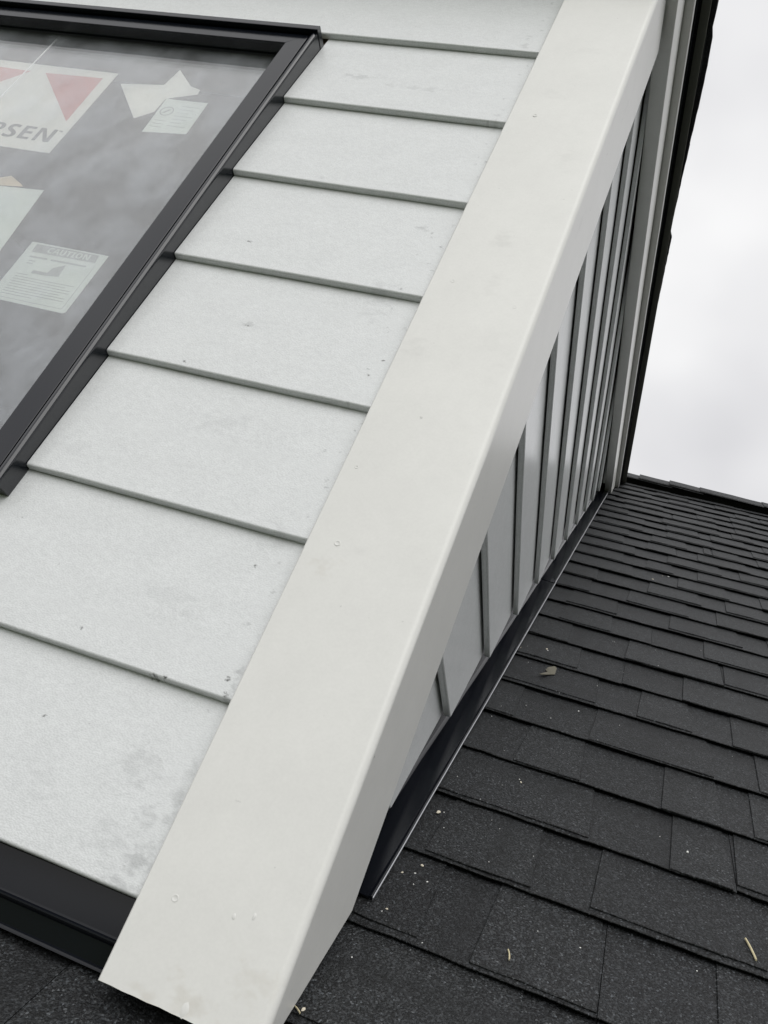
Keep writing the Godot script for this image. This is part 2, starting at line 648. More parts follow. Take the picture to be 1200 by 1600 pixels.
func shingle(roof: Node3D, a: float, b: float, s0: float, s1: float) -> void:
	s0 += rng.randf_range(-0.0022, 0.0022)
	var s := Soup.new()
	var full := 0.0074 * (s1 - s0) / COURSE
	var base := rng.randf_range(0.80, 1.0)
	s.tint = Color(base, base, base * 1.01)
	var id := rng.randf() * 50.0
	strip(s, a, b, s0 - 0.001, s1, -0.0020, -0.0020 - full, 0.0016, 0.0016, id)
	var x := a
	var open := rng.randf() < 0.4
	while x < b - 0.02:
		var w := rng.randf_range(0.035, 0.13) if open else rng.randf_range(0.07, 0.23)
		var e := minf(x + w, b)
		if not open:
			var tone := rng.randf_range(0.74, 1.28)
			s.tint = Color(tone, tone, tone * rng.randf_range(0.99, 1.03))
			strip(s, x, e, s0 + (rng.randf_range(0.003, 0.009) if rng.randf() < 0.5 else rng.randf_range(-0.002, 0.002)), s1, 0.0, -full, 0.0021, 0.0018, id + x * 3.0 + 1.7, minf(0.006, (e - x) * 0.1), 0.0008)
		open = not open
		x = e
	s.uv_off = Vector2(rng.randf(), rng.randf())
	s.uv_u = Vector3.RIGHT
	s.uv_v = up_slope + roof_normal * 0.7
	part("shingle", s.mesh(0.0, true), M.shingle, roof)


# ---------------------------------------------------------------- lap siding
const THICK := 0.052 * 0.18

# section of a lap board: [height above its butt, outward offset]; rounded lower front edge
func lap_section(high: float, slot := 0.0004) -> Array:
	var r := 0.0034
	var lean := (THICK + slot) / U
	return [[0.0, -THICK], [0.0, -r], [r * 0.12, -r * 0.5], [r * 0.5, -r * 0.12], [r, -lean * r], [high * 0.5, -lean * high * 0.5], [high, -lean * high], [high, -lean * high - THICK]]


func front_wall() -> void:
	var wall := thing("dormer_front_wall", "white lap siding front wall of the dormer beside the black window", "wall")
	var z := -0.117 * U
	var back := z - 0.09
	var left := -1.75
	# sheathing round the window opening
	part("sheathing", box_mesh(Vector3(-2.80 * U, -7.08 * U, back), Vector3(-0.20 * U, 1.6 * U, z)), M.sheathing, wall)
	part("sheathing", box_mesh(Vector3(left, -0.18 * U, back), Vector3(-2.80 * U - 0.001, 1.6 * U, z)), M.sheathing, wall)
	part("sheathing", box_mesh(Vector3(left, -7.08 * U, back), Vector3(-2.80 * U - 0.001, -5.2 * U, z)), M.sheathing, wall)
	part("sheathing", box_mesh(Vector3(left, -5.2 * U + 0.001, back), Vector3(-8.2 * U, -0.18 * U - 0.001, z)), M.sheathing, wall)
	for k in range(-2, 8):
		var butt := -float(k) * U
		var high := U * 1.14
		var a := left
		if k >= 1 and k <= 5:
			a = -2.745 * U
		if k == 6:
			high = U * 1.0
		if k == 7:
			butt = -6.985 * U
		if k == -2:
			high = U * 0.6
		var b := -0.7815 * U - 0.0008
		var s := Soup.new()
		var rings := []
		var n := maxi(6, int((b - a) / 0.05))
		for i in n + 1:
			var x := lerpf(a, b, float(i) / n)
			var dy := 0.0007 * noise.get_noise_2d(x * 5.0, k * 9.3) + 0.00035 * noise.get_noise_2d(x * 60.0, k * 5.1)
			var dz := 0.0006 * noise.get_noise_2d(x * 4.0, k * 7.7 + 40.0)
			var pts := PackedVector3Array()
			for q in lap_section(high):
				pts.append(Vector3(x, butt + q[0] + (dy if q[0] < 0.01 else 0.0), q[1] + (dz if q[0] < high * 0.9 else 0.0)))
			rings.append(pts)
		s.loft(rings)
		s.sheet = 1
		part("siding_board", s.mesh(40.0), M.siding_front, wall)


func cut_z(y: float) -> float:
	return (-7.0785 * U - y) / PITCH


func side_wall() -> void:
	var wall := thing("dormer_side_wall", "white lap siding cheek wall receding between corner board and shingle roof", "wall")
	var x0 := -0.06 * U
	var xs := x0 - 0.142 * U
	# sheathing: the triangle between front, roof and rake
	var tri_pts := [Vector2(-7.3 * U, -0.3 * U), Vector2(1.6 * U, -0.3 * U), Vector2(6.3 * U, -15.5 * U), Vector2(6.0 * U, -15.5 * U)]
	var sh := Soup.new()
	var ra := PackedVector3Array()
	var rb := PackedVector3Array()
	for q in tri_pts:
		ra.append(Vector3(xs, q.x, q.y))
		rb.append(Vector3(xs - 0.09, q.x, q.y))
	sh.loft([ra, rb])
	part("sheathing", sh.mesh(), M.sheathing, wall)
	for k in range(-5, 7):
		var butt := -float(k) * U
		var high := U * 1.13
		var near := minf(-0.793 * U - 0.0008, (1.872 * U - butt) / RAKE)
		var s := Soup.new()
		var rings := []
		var far0 := cut_z(butt)
		var n := maxi(3, int(absf(far0 - near) / 0.12))
		for i in n + 1:
			var f := float(i) / n
			var pts := PackedVector3Array()
			var wob := 0.0006 * noise.get_noise_2d(f * n * 0.6, k * 4.4)
			for q in lap_section(high, 0.0034):
				var y: float = butt + q[0]
				var z := lerpf(near, minf(cut_z(y), near - 0.01), f)
				var dy := 0.0006 * noise.get_noise_2d(z * 6.0, k * 3.3) if q[0] < 0.01 else 0.0
				pts.append(Vector3(x0 + q[1] + wob, y + dy, z))
			rings.append(pts)
		s.loft(rings)
		part("siding_board", s.mesh(40.0), M.siding, wall)


# ---------------------------------------------------------------- corner board
func corner_board() -> void:
	var t := thing("corner_board", "wide white corner board wrapping the dormer corner from eave to roof", "trim")
	var w := 0.7815 * U
	var zf := 0.06 * U
	var zb := -0.793 * U
	var th := 0.135 * U
	var r := 0.042 * U
	var prof := []            # x, z
	for i in 13:
		prof.append(Vector2(lerpf(-w + 0.0012, -r - 0.002, i / 12.0), zf))
	for i in 9:
		var an := PI * 0.5 * (1.0 - i / 8.0)
		prof.append(Vector2(-r + r * cos(an), zf - r + r * sin(an)))
	for i in 9:
		prof.append(Vector2(0.0, lerpf(zf - r - 0.002, zb + 0.001, i / 8.0)))
	prof.append(Vector2(-0.001, zb))
	prof.append(Vector2(-th, zb))
	prof.append(Vector2(-th, zf - th))
	prof.append(Vector2(-w, zf - th))
	prof.append(Vector2(-w, zf - 0.0012))
	var s := Soup.new()
	var rings := []
	for j in 17:
		var f := j / 16.0
		var pts := PackedVector3Array()
		for q in prof:
			var bottom := -7.33 * U
			if q.y < -0.04 * U:
				bottom = (-7.365 - PITCH * q.y / U) * U
			bottom += 0.0009 * noise.get_noise_2d(q.x * 130.0, q.y * 130.0)
			var y := lerpf(bottom, 1.55 * U - RAKE * q.y * 0.0, f)
			# long boards are never dead straight
			var bow := 0.0012 * sin(y * 1.9 + 0.6) + 0.0005 * noise.get_noise_2d(y * 4.0, 3.0)
			pts.append(Vector3(q.x + bow * 0.6, y, q.y + bow))
		rings.append(pts)
	s.loft(rings)
	s.sheet = 2
	part("board", s.mesh(40.0), M.board_corner, t)
	# painted nail heads, standing a hair proud, and dents of missed blows
	for k in [[-0.1098, -0.8991, 0.0031, 0.0005], [-0.1108, -1.2466, 0.0030, 0.0004], [-0.1255, -0.8064, 0.0020, 0.0004], [-0.1045, -0.1727, 0.0030, 0.0005], [-0.030, -0.540, 0.0026, 0.0003], [-0.114, -0.515, 0.0026, 0.0003]]:
		var n := Soup.new()
		var bow: float = 0.0012 * sin(k[1] * 1.9 + 0.6) + 0.0005 * noise.get_noise_2d(k[1] * 4.0, 3.0)
		var rr := []
		for q in [[k[2], -0.0008], [k[2], k[3] * 0.6], [k[2] * 0.82, k[3]], [k[2] * 0.6, k[3] * 0.2], [k[2] * 0.15, k[3] * 0.1]]:
			var pts := PackedVector3Array()
			for i in 14:
				pts.append(Vector3(k[0] + cos(TAU * i / 14.0) * q[0], k[1] + sin(TAU * i / 14.0) * q[0], zf + bow + q[1]))
			rr.append(pts)
		n.loft(rr)
		part("nail_head", n.mesh(50.0), M.nail, t)
	for k in [[-0.0591, -1.2428], [-0.0436, -1.2373], [-0.067, -1.3139]]:
		var n := Soup.new()
		var bow: float = 0.0012 * sin(k[1] * 1.9 + 0.6) + 0.0005 * noise.get_noise_2d(k[1] * 4.0, 3.0)
		var rr := []
		var big := 2.0 if k[1] < -1.3 else 1.0
		for q in [[0.0024, -0.0003], [0.0017, 0.0002], [0.0007, 0.0003]]:
			var pts := PackedVector3Array()
			for i in 9:
				var wob: float = 1.0 + 0.45 * noise.get_noise_2d(i * 1.7, k[1] * 90.0)
				pts.append(Vector3(k[0] + cos(TAU * i / 9.0) * q[0] * wob * big * 0.8, k[1] + sin(TAU * i / 9.0) * q[0] * wob * big * 1.3, zf + bow + q[1]))
			rr.append(pts)
		n.loft(rr)
		part("filler_dab", n.mesh(50.0), M.nail, t)


# ---------------------------------------------------------------- window
func window() -> void:
	var t := thing("casement_window", "black framed window with stickers left on its glass", "window")
	var xr := -2.75 * U
	var xl := -8.25 * U
	var yt := -0.13 * U
	var yb := -5.226 * U
	var zf := 0.108 * U
	var zs := 0.085 * U       # sash face
	var zb := -0.6 * U
	var outer := part("outer_frame", bevel_box(Vector3(xl + 0.063 * U, yb + 0.001, zb), Vector3(xr - 0.063 * U, yb + 0.075 * U, zf - 0.001), 0, 0.0022), M.frame, t)
	# outer frame: jambs, head with a thin projecting lip, sill
	for side in [[xr - 0.062 * U, xr], [xl, xl + 0.062 * U]]:
		part("frame_jamb", bevel_box(Vector3(side[0], yb, zb), Vector3(side[1], yt - 0.058 * U, zf), 1, 0.0045), M.frame, outer)
	part("frame_head", bevel_box(Vector3(xl, yt - 0.057 * U, zb), Vector3(xr + 0.001, yt + 0.001, 0.135 * U), 0, 0.0012), M.frame, outer)
	# dark gap behind frame and sash
	part("gasket", box_mesh(Vector3(xl + 0.063 * U, yt - 0.085 * U, zb), Vector3(xr - 0.063 * U, yt - 0.058 * U, 0.03 * U)), M.gasket, outer)
	for side in [[xr - 0.078 * U, xr - 0.0625 * U], [xl + 0.0625 * U, xl + 0.078 * U]]:
		part("gasket", box_mesh(Vector3(side[0], yb + 0.08 * U, zb), Vector3(side[1], yt - 0.09 * U, 0.03 * U)), M.gasket, outer)
	# sash: mitred stiles and rails
	var ox0 := xl + 0.08 * U
	var ox1 := xr - 0.080 * U
	var oy0 := yb + 0.09 * U
	var oy1 := yt - 0.070 * U
	var wide := 0.172 * U
	var ix0 := ox0 + wide
	var ix1 := ox1 - wide
	var iy0 := oy0 + wide
	var iy1 := oy1 - 0.145 * U
	var e := 0.0012
	var sash: MeshInstance3D = null
	for c in [[Vector2(ox1, oy0), Vector2(ox1, oy1), Vector2(ix1, iy1), Vector2(ix1, iy0), "sash_stile"], [Vector2(ox0, oy1), Vector2(ox0, oy0), Vector2(ix0, iy0), Vector2(ix0, iy1), "sash_stile"], [Vector2(ox1, oy1), Vector2(ox0, oy1), Vector2(ix0, iy1), Vector2(ix1, iy1), "sash_rail"], [Vector2(ox0, oy0), Vector2(ox1, oy0), Vector2(ix1, iy0), Vector2(ix0, iy0), "sash_rail"]]:
		var s := Soup.new()
		var mid: Vector2 = (c[0] + c[1] + c[2] + c[3]) / 4.0
		var rings := []
		for q in [[zb + 0.02, 0.0], [zs - e, 0.0], [zs - e * 0.3, e * 0.3], [zs, e]]:
			var pts := PackedVector3Array()
			for k in 4:
				var v: Vector2 = c[k]
				var gap: Vector2 = (mid - v).normalized() * 0.0002
				# draw the front edges in a little; mitre faces stay together
				var inn: Vector2 = (Vector2(signf(mid.x - v.x), 0) if c[4] == "sash_stile" else Vector2(0, signf(mid.y - v.y))) * q[1]
				pts.append(Vector3(v.x + inn.x + gap.x, v.y + inn.y + gap.y, q[0]))
			rings.append(pts)
		s.loft(rings)
		if sash == null:
			sash = part("sash", s.mesh(30.0), M.frame, t)
		else:
			part(c[4], s.mesh(30.0), M.frame, sash)
	# glazing beads step back to the glass
	part("glazing_bead", box_mesh(Vector3(ix0 - 0.002, iy1 - 0.018 * U, -0.30 * U), Vector3(ix1 + 0.002, iy1 + 0.004, -0.028 * U)), M.frame, sash)
	part("glazing_bead", box_mesh(Vector3(ix1 - 0.012 * U, iy0, -0.30 * U), Vector3(ix1 + 0.004, iy1 - 0.019 * U, -0.028 * U)), M.frame, sash)
	part("glazing_bead", box_mesh(Vector3(ix0 - 0.004, iy0, -0.30 * U), Vector3(ix0 + 0.012 * U, iy1 - 0.019 * U, -0.028 * U)), M.frame, sash)
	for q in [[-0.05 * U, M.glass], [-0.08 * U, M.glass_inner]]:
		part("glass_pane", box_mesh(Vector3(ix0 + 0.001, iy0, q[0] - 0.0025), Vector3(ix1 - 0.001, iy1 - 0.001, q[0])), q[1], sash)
	# room behind the glass
	var room := thing("dormer_room", "dim unfinished room seen faintly through the window glass", "room")
	var rz := -2.3
	part("wall", box_mesh(Vector3(xl - 0.6, -1.5, rz - 0.05), Vector3(-0.20, 0.9, rz)), M.room, room)
	part("wall", box_mesh(Vector3(xl - 0.65, -1.5, rz), Vector3(xl - 0.6, 0.9, -0.12)), M.room, room)
	part("wall", box_mesh(Vector3(-0.20, -1.5, rz), Vector3(-0.15, 0.9, -0.12)), M.room, room)
	part("floor", box_mesh(Vector3(xl - 0.6, -1.55, rz), Vector3(-0.20, -1.5, -0.12)), M.sheathing, room)
	var c := Soup.new()
	c.loft([ring([Vector3(xl - 0.65, 1.2 * U, -0.12), Vector3(-0.15, 1.2 * U, -0.12), Vector3(-0.15, 1.2 * U + 0.05, -0.12), Vector3(xl - 0.65, 1.2 * U + 0.05, -0.12)]),
		ring([Vector3(xl - 0.65, 1.2 * U + 0.6, rz), Vector3(-0.15, 1.2 * U + 0.6, rz), Vector3(-0.15, 1.2 * U + 0.65, rz), Vector3(xl - 0.65, 1.2 * U + 0.65, rz)])])
	part("ceiling", c.mesh(), M.room, room)


# ---------------------------------------------------------------- rake trim and dormer roof
# sweeps a section of [x, height at z = 0] (in courses) along the rake
func sweep(pts: Array, z0: float, z1: float, steps: int, wob := 0.0) -> Soup:
	var s := Soup.new()
	var rings := []
	for i in steps + 1:
		var z := lerpf(z0, z1, float(i) / steps)
		var r := PackedVector3Array()
		var w := wob * noise.get_noise_2d(z * 3.0, wob * 9000.0)
		for q in pts:
			r.append(Vector3(q[0] * U + w, q[1] * U - RAKE * z + w, z))
		rings.append(r)
	s.loft(rings)
	return s


func rake() -> void:
	var t := thing("rake_trim", "stepped white trim boards under the dormer roof edge along its cheek wall", "trim")
	var z0 := 0.34 * U
	part("frieze_board", sweep([[-0.056, 1.478], [-0.05, 1.472], [0.104, 1.472], [0.11, 1.478], [0.11, 2.5], [-0.056, 2.5]], z0, -15.2 * U, 24, 0.0007).mesh(), M.board, t)
	part("fascia_board", sweep([[0.1115, 2.102], [0.116, 2.097], [0.199, 2.097], [0.204, 2.102], [0.204, 2.60], [0.1115, 2.60]], z0, -15.6 * U, 24, 0.0006).mesh(), M.board, t)
	part("drip_edge", sweep([[0.2055, 2.235], [0.219, 2.217], [0.222, 2.220], [0.2095, 2.24], [0.2095, 2.611], [0.2055, 2.611]], z0, -15.9 * U, 12, 0.0003).mesh(), M.metal, t)
	part("starter_strip", sweep([[0.235, 2.596], [0.328, 2.596], [0.330, 2.600], [0.328, 2.606], [0.235, 2.606]], z0, -15.9 * U, 16, 0.0006).mesh(), M.starter, t)
	# front eave over the window wall
	var f := Soup.new()
	f.box(Vector3(-1.9, 1.40 * U, 0.34 * U + 0.001), Vector3(0.20 * U, 2.3 * U, 0.44 * U))
	part("front_fascia", f.mesh(), M.board, t)
	part("front_soffit", box_mesh(Vector3(-1.9, 1.42 * U, -0.115 * U), Vector3(-0.060 * U, 1.48 * U, 0.34 * U)), M.soffit, t)


func edge_x(z: float) -> float:
	# how far the dormer shingles hang out over the rake, read along the edge
	var pts := [[1.0, 0.40], [-1.2, 0.388], [-1.32, 0.383], [-1.36, 0.402], [-2.05, 0.402], [-3.5, 0.355], [-4.87, 0.320], [-4.9, 0.356], [-8.4, 0.298], [-9.0, 0.292], [-11.0, 0.272], [-16.5, 0.30]]
	for i in pts.size() - 1:
		if z <= pts[i][0] and z >= pts[i + 1][0]:
			return lerpf(pts[i][1], pts[i + 1][1], inverse_lerp(pts[i][0], pts[i + 1][0], z))
	return 0.39


func dormer_roof() -> void:
	var t := thing("dormer_roof", "low sloped dormer roof with dark ragged shingle edge against the sky", "roof")
	var s := Soup.new()
	var a := PackedVector3Array()
	var b := PackedVector3Array()
	for q in [[-10.4, 2.42], [0.20, 2.42], [0.20, 2.60], [-10.4, 2.60]]:
		a.append(Vector3(q[0] * U, q[1] * U - RAKE * 0.43 * U + 0.012, 0.43 * U))
		b.append(Vector3(q[0] * U, q[1] * U + RAKE * 16.0 * U + 0.012, -16.0 * U))
	s.loft([a, b])
	part("roof_deck", s.mesh(), M.sheathing, t)
	var z := 0.72
	var k := 0
	while z > -16.2:
		var n := Soup.new()
		var tone := rng.randf_range(0.8, 1.1)
		n.tint = Color(tone, tone, tone)
		# two layers: a starter set back under the rake edge, and the shingle proper
		for lay in 2:
			var rings := []
			var steps := 8
			for i in steps + 1:
				var zz := z - 1.0 * i / steps
				var out := edge_x(clampf(zz, -16.4, 1.0)) - (0.0 if lay == 1 else 0.062) + 0.006 * noise.get_noise_2d(zz * 5.0, lay * 7.0 + k)
				var low := 2.615 + 0.034 * lay + 0.035 * (1.0 - float(i) / steps)
				var y0 := low * U - RAKE * zz * U + 0.0012 * noise.get_noise_2d(zz * 2.0, k * 1.0)
				rings.append(ring([Vector3(-6.0 * U, y0, zz * U), Vector3(out * U - 0.0005, y0, zz * U), Vector3(out * U, y0 + 0.0012, zz * U), Vector3(out * U - 0.0008, y0 + 0.0055, zz * U), Vector3(-6.0 * U, y0 + 0.0055, zz * U)]))
			n.loft(rings)
		n.uv_off = Vector2(rng.randf(), rng.randf())
		n.uv_u = Vector3.RIGHT
		n.uv_v = Vector3.BACK
		part("shingle", n.mesh(0.0, true), M.shingle, t)
		z -= 0.76
		k += 1


# ---------------------------------------------------------------- flashings
func flashings() -> void:
	var t := thing("side_flashing", "black metal flashing strip between cheek wall siding and roof shingles", "flashing")
	# section in [x, offset along the roof normal]: leg on the wall, bend, leg on the shingles, folded edge
	var xw := -0.188 * U
	var xh := 0.050 * U
	var th := 0.0012
	var pieces := [[0.236, 1.60], [1.585, 2.955], [2.94, 3.75]]
	for k in pieces.size():
		var lift := 0.0012 + 0.0013 * (k % 2)
		var outer := [[xw + th, 0.10], [xw + th, 0.020], [xw + 0.0022, 0.012], [xw + 0.0045, 0.0075], [xw + 0.009, 0.0048], [xh - 0.005, 0.0030], [xh - 0.0022, 0.0048], [xh - 0.0008, 0.0046], [xh, 0.0036], [xh, 0.0006], [xh - 0.001, 0.0]]
		var inner := [[xh - 0.004, 0.0012], [xw + 0.008, 0.0030], [xw + 0.003, 0.0055], [xw + 0.0009, 0.011], [xw, 0.020], [xw, 0.10]]
		var s := Soup.new()
		var rings := []
		for i in 15:
			var d := lerpf(pieces[k][0], pieces[k][1], i / 14.0)
			var w := 0.0011 * noise.get_noise_2d(d * 5.0, 20.0 + k)
			var r := PackedVector3Array()
			for q in outer + inner:
				var far: float = inverse_lerp(xw, xh, q[0])
				r.append(on_roof(q[0] + w * far, d, q[1] + lift + w * 0.6 * far))
			rings.append(r)
		s.loft(rings)
		var body := part("flashing_strip", s.mesh(50.0), M.metal_dull, t)
		# bare cut edge of the sheet
		var ed := Soup.new()
		var er := []
		for i in 15:
			var d := lerpf(pieces[k][0], pieces[k][1] - 0.012, i / 14.0)
			var w := 0.0011 * noise.get_noise_2d(d * 5.0, 20.0 + k)
			var r := PackedVector3Array()
			for q in [[xh + 0.0001, 0.0008], [xh + 0.0009, 0.0012], [xh + 0.0009, 0.0034], [xh + 0.0001, 0.0039]]:
				r.append(on_roof(q[0] + w, d, q[1] + lift + w * 0.6))
			er.append(r)
		ed.loft(er)
		part("cut_edge", ed.mesh(), M.bare, body)
	var ap := thing("apron_flashing", "black metal apron flashing under the lowest siding board on the front", "flashing")
	var za := -0.098 * U
	var pts := [[za - 0.0012, -6.80], [za, -6.80], [za, -7.160], [za + 0.0011, -7.170], [za + 0.0024, -7.177], [za + 0.0024, -7.184], [za + 0.0010, -7.190], [za - 0.0015, -7.20], [za - 0.005, -7.290], [za - 0.003, -7.302], [za - 0.0026, -7.312], [za - 0.0045, -7.314], [za - 0.0068, -7.295], [za - 0.0030, -7.196], [za - 0.0012, -7.18]]
	var s := Soup.new()
	var rings := []
	for i in 13:
		var x := lerpf(-1.9, -0.775 * U, i / 12.0)
		var w := 0.0006 * noise.get_noise_2d(x * 6.0, 90.0)
		var r := PackedVector3Array()
		for q in pts:
			r.append(Vector3(x, q[1] * U + (w if q[1] < -7.0 else 0.0), q[0] + w))
		rings.append(r)
	s.loft(rings)
	part("flashing_strip", s.mesh(35.0), M.metal, ap)


# ---------------------------------------------------------------- stickers on the inside of the glass
func paper(outline: Array, z: float, thick := 0.0002) -> ArrayMesh:
	var s := Soup.new()
	var a := PackedVector3Array()
	var b := PackedVector3Array()
	for q in outline:
		a.append(Vector3(q[0], q[1], z - thick))
		b.append(Vector3(q[0], q[1], z))
	s.loft([a, b])
	return s.mesh()


func lettering(text: String, x0: float, x1: float, y0: float, y1: float, z: float, material: Material, parent: Node, called := "lettering") -> void:
	var tm := TextMesh.new()
	var f := SystemFont.new()
	f.font_names = PackedStringArray(["Droid Sans"])
	f.font_weight = 700
	tm.font = f
	tm.text = text
	tm.font_size = 64
	tm.pixel_size = 0.001
	tm.depth = 0.002
	tm.curve_step = 1.0
	var o := part(called, tm, material, parent)
	var bb := tm.get_aabb()
	var sx := (x1 - x0) / maxf(bb.size.x, 0.0001)
	var sy := (y1 - y0) / maxf(bb.size.y, 0.0001)
	o.scale = Vector3(sx, sy, 0.1)
	o.position = Vector3(x0 - bb.position.x * sx, y0 - bb.position.y * sy, z)


func stickers() -> void:
	var z := -0.0985 * U
	var lift := 0.00015
	var a := thing("logo_sticker", "large square white sticker with two red triangles and dark capital letters on the window glass", "sticker")
	var a_sheet := part("sheet", paper([[-1.120, -0.362], [-0.8195, -0.361], [-0.8205, -0.1425], [-1.120, -0.1415]], z), M.paper, a)
	part("triangle", paper([[-0.955, -0.163], [-0.8385, -0.281], [-0.841, -0.160]], z + lift), M.red, a_sheet)
	part("triangle", paper([[-0.985, -0.163], [-1.099, -0.160], [-1.1015, -0.281]], z + lift), M.red, a_sheet)
	lettering("ANDERSEN", -1.105, -0.838, -0.3375, -0.3035, z + lift, M.ink, a_sheet)
	lettering("TM", -0.835, -0.8285, -0.309, -0.305, z + lift, M.ink, a_sheet)
	var b := thing("torn_paper", "torn white paper scrap with a pointed top stuck on the glass above a small label", "paper")
	var b_sheet := part("sheet", paper([[-0.802, -0.168], [-0.724, -0.158], [-0.718, -0.113], [-0.6764, -0.153], [-0.656, -0.160], [-0.654, -0.172], [-0.702, -0.193], [-0.7036, -0.229], [-0.729, -0.251]], z - 0.0004), M.paper, b)
	var c := thing("rating_label", "small translucent printed label with a round emblem beside the torn paper", "sticker")
	var c_sheet := part("sheet", paper([[-0.697, -0.281], [-0.622, -0.273], [-0.625, -0.192], [-0.7005, -0.193]], z), M.paper_cool, c)
	var rg := Soup.new()
	for i in 20:
		var p := Vector2.from_angle(TAU * i / 20.0)
		var q := Vector2.from_angle(TAU * (i + 1) / 20.0)
		var o := Vector3(-0.683, -0.224, z + lift)
		rg.quad(o + Vector3(p.x, p.y, 0) * 0.0118, o + Vector3(q.x, q.y, 0) * 0.0118, o + Vector3(q.x, q.y, 0) * 0.0098, o + Vector3(p.x, p.y, 0) * 0.0098)
	part("emblem", rg.mesh(), M.ring, c_sheet)
	part("emblem_mark", paper([[-0.689, -0.229], [-0.685, -0.229], [-0.677, -0.219], [-0.681, -0.219]], z + lift), M.ring, c_sheet)
	for k in 7:
		var y := -0.207 - 0.0085 * k
		part("print_line", paper([[-0.664, y - 0.0011], [-0.632 - 0.006 * (k % 3), y - 0.0011], [-0.632 - 0.006 * (k % 3), y], [-0.664, y]], z + lift), M.bar, c_sheet)
	for k in 3:
		var y := -0.248 - 0.008 * k
		part("print_line", paper([[-0.692, y - 0.0011], [-0.671, y - 0.0011], [-0.671, y], [-0.692, y]], z + lift), M.bar, c_sheet)
	var d := thing("caution_label", "square pale green caution label with grey header and rows of fine print", "sticker")
	var d_sheet := part("sheet", paper([[-0.704, -0.662], [-0.6035, -0.6635], [-0.600, -0.6605], [-0.5988, -0.5494], [-0.727, -0.548], [-0.7265, -0.64], [-0.722, -0.643], [-0.7215, -0.66]], z), M.paper_cool, d)
	part("header", paper([[-0.7165, -0.5672], [-0.611, -0.5668], [-0.613, -0.5516], [-0.7172, -0.5512]], z + lift), M.bar, d_sheet)
	lettering("CAUTION", -0.693, -0.624, -0.5645, -0.5540, z + lift * 2.5, M.paper_cool, d_sheet)
	part("warning_triangle", paper([[-0.711, -0.5645], [-0.700, -0.5645], [-0.7055, -0.5545]], z + lift * 2.0), M.ring, d_sheet)
	for k in [[-0.7135, -0.684, -0.5745, 0.0032], [-0.678, -0.620, -0.5745, 0.0032], [-0.711, -0.699, -0.583, 0.0014], [-0.711, -0.700, -0.588, 0.0014], [-0.713, -0.694, -0.610, 0.0012]]:
		part("print_line", paper([[k[0], k[2] - k[3]], [k[1], k[2] - k[3]], [k[1], k[2]], [k[0], k[2]]], z + lift), M.bar, d_sheet)
	part("picture", paper([[-0.692, -0.600], [-0.668, -0.600], [-0.666, -0.590], [-0.650, -0.580], [-0.648, -0.603], [-0.668, -0.606], [-0.692, -0.606]], z + lift), M.bar, d_sheet)
	for k in 8:
		var y := -0.615 - 0.0048 * k
		var e := -0.615 - (0.012 if k % 3 == 1 else 0.0) - (0.035 if k == 7 else 0.0)
		part("print_line", paper([[-0.7125, y - 0.0011], [e, y - 0.0011], [e, y], [-0.7125, y]], z + lift), M.bar, d_sheet)
	part("border", paper([[-0.7195, -0.6565], [-0.6085, -0.6572], [-0.6085, -0.6565], [-0.7195, -0.6558]], z + lift), M.bar, d_sheet)
	part("border", paper([[-0.6092, -0.6564], [-0.6085, -0.6564], [-0.6077, -0.569], [-0.6084, -0.569]], z + lift), M.bar, d_sheet)
	var e := thing("blank_sheet", "plain pale green sheet stuck on the glass below the square logo sticker", "paper")
	var e_sheet := part("sheet", paper([[-0.955, -0.720], [-0.752, -0.720], [-0.776, -0.443], [-0.8325, -0.4474], [-0.955, -0.455]], z), M.paper_cool, e)
	var g := thing("tape_scrap", "small tan scrap of tape above the plain pale sheet", "tape")
	var g_sheet := part("sheet", paper([[-0.875, -0.4495], [-0.815, -0.4420], [-0.8216, -0.4374], [-0.8492, -0.4229], [-0.862, -0.4290], [-0.878, -0.434]], z - 0.0004), M.paper_tan, g)
	var w := thing("white_strip", "thin white strip added in place of a bright upright line in the window glass", "bright_line")  # white strip added to stand in for a bright line in the glass
	var s := Soup.new()
	var rr := []
	for y in [-0.055, -0.90]:
		var pts := PackedVector3Array()
		for i in 8:
			pts.append(Vector3(-0.9935 + cos(TAU * i / 8.0) * 0.0011, y, z + 0.0011 + sin(TAU * i / 8.0) * 0.0011 - 0.0006))
		rr.append(pts)
	s.loft(rr)
	part("bright_line", s.mesh(60.0), M.bright_line, w)


# ---------------------------------------------------------------- litter on the roof
func slope_at(x: float, y: float, z: float) -> Vector2:
	return Vector2(x, (Vector3(x, y, z) - roof_base).dot(up_slope))


func height_at(s: float) -> float:
	# top of a shingle tab at this slope distance
	var f := fposmod(s - FIRST, COURSE) / COURSE
	return -0.0074 * f


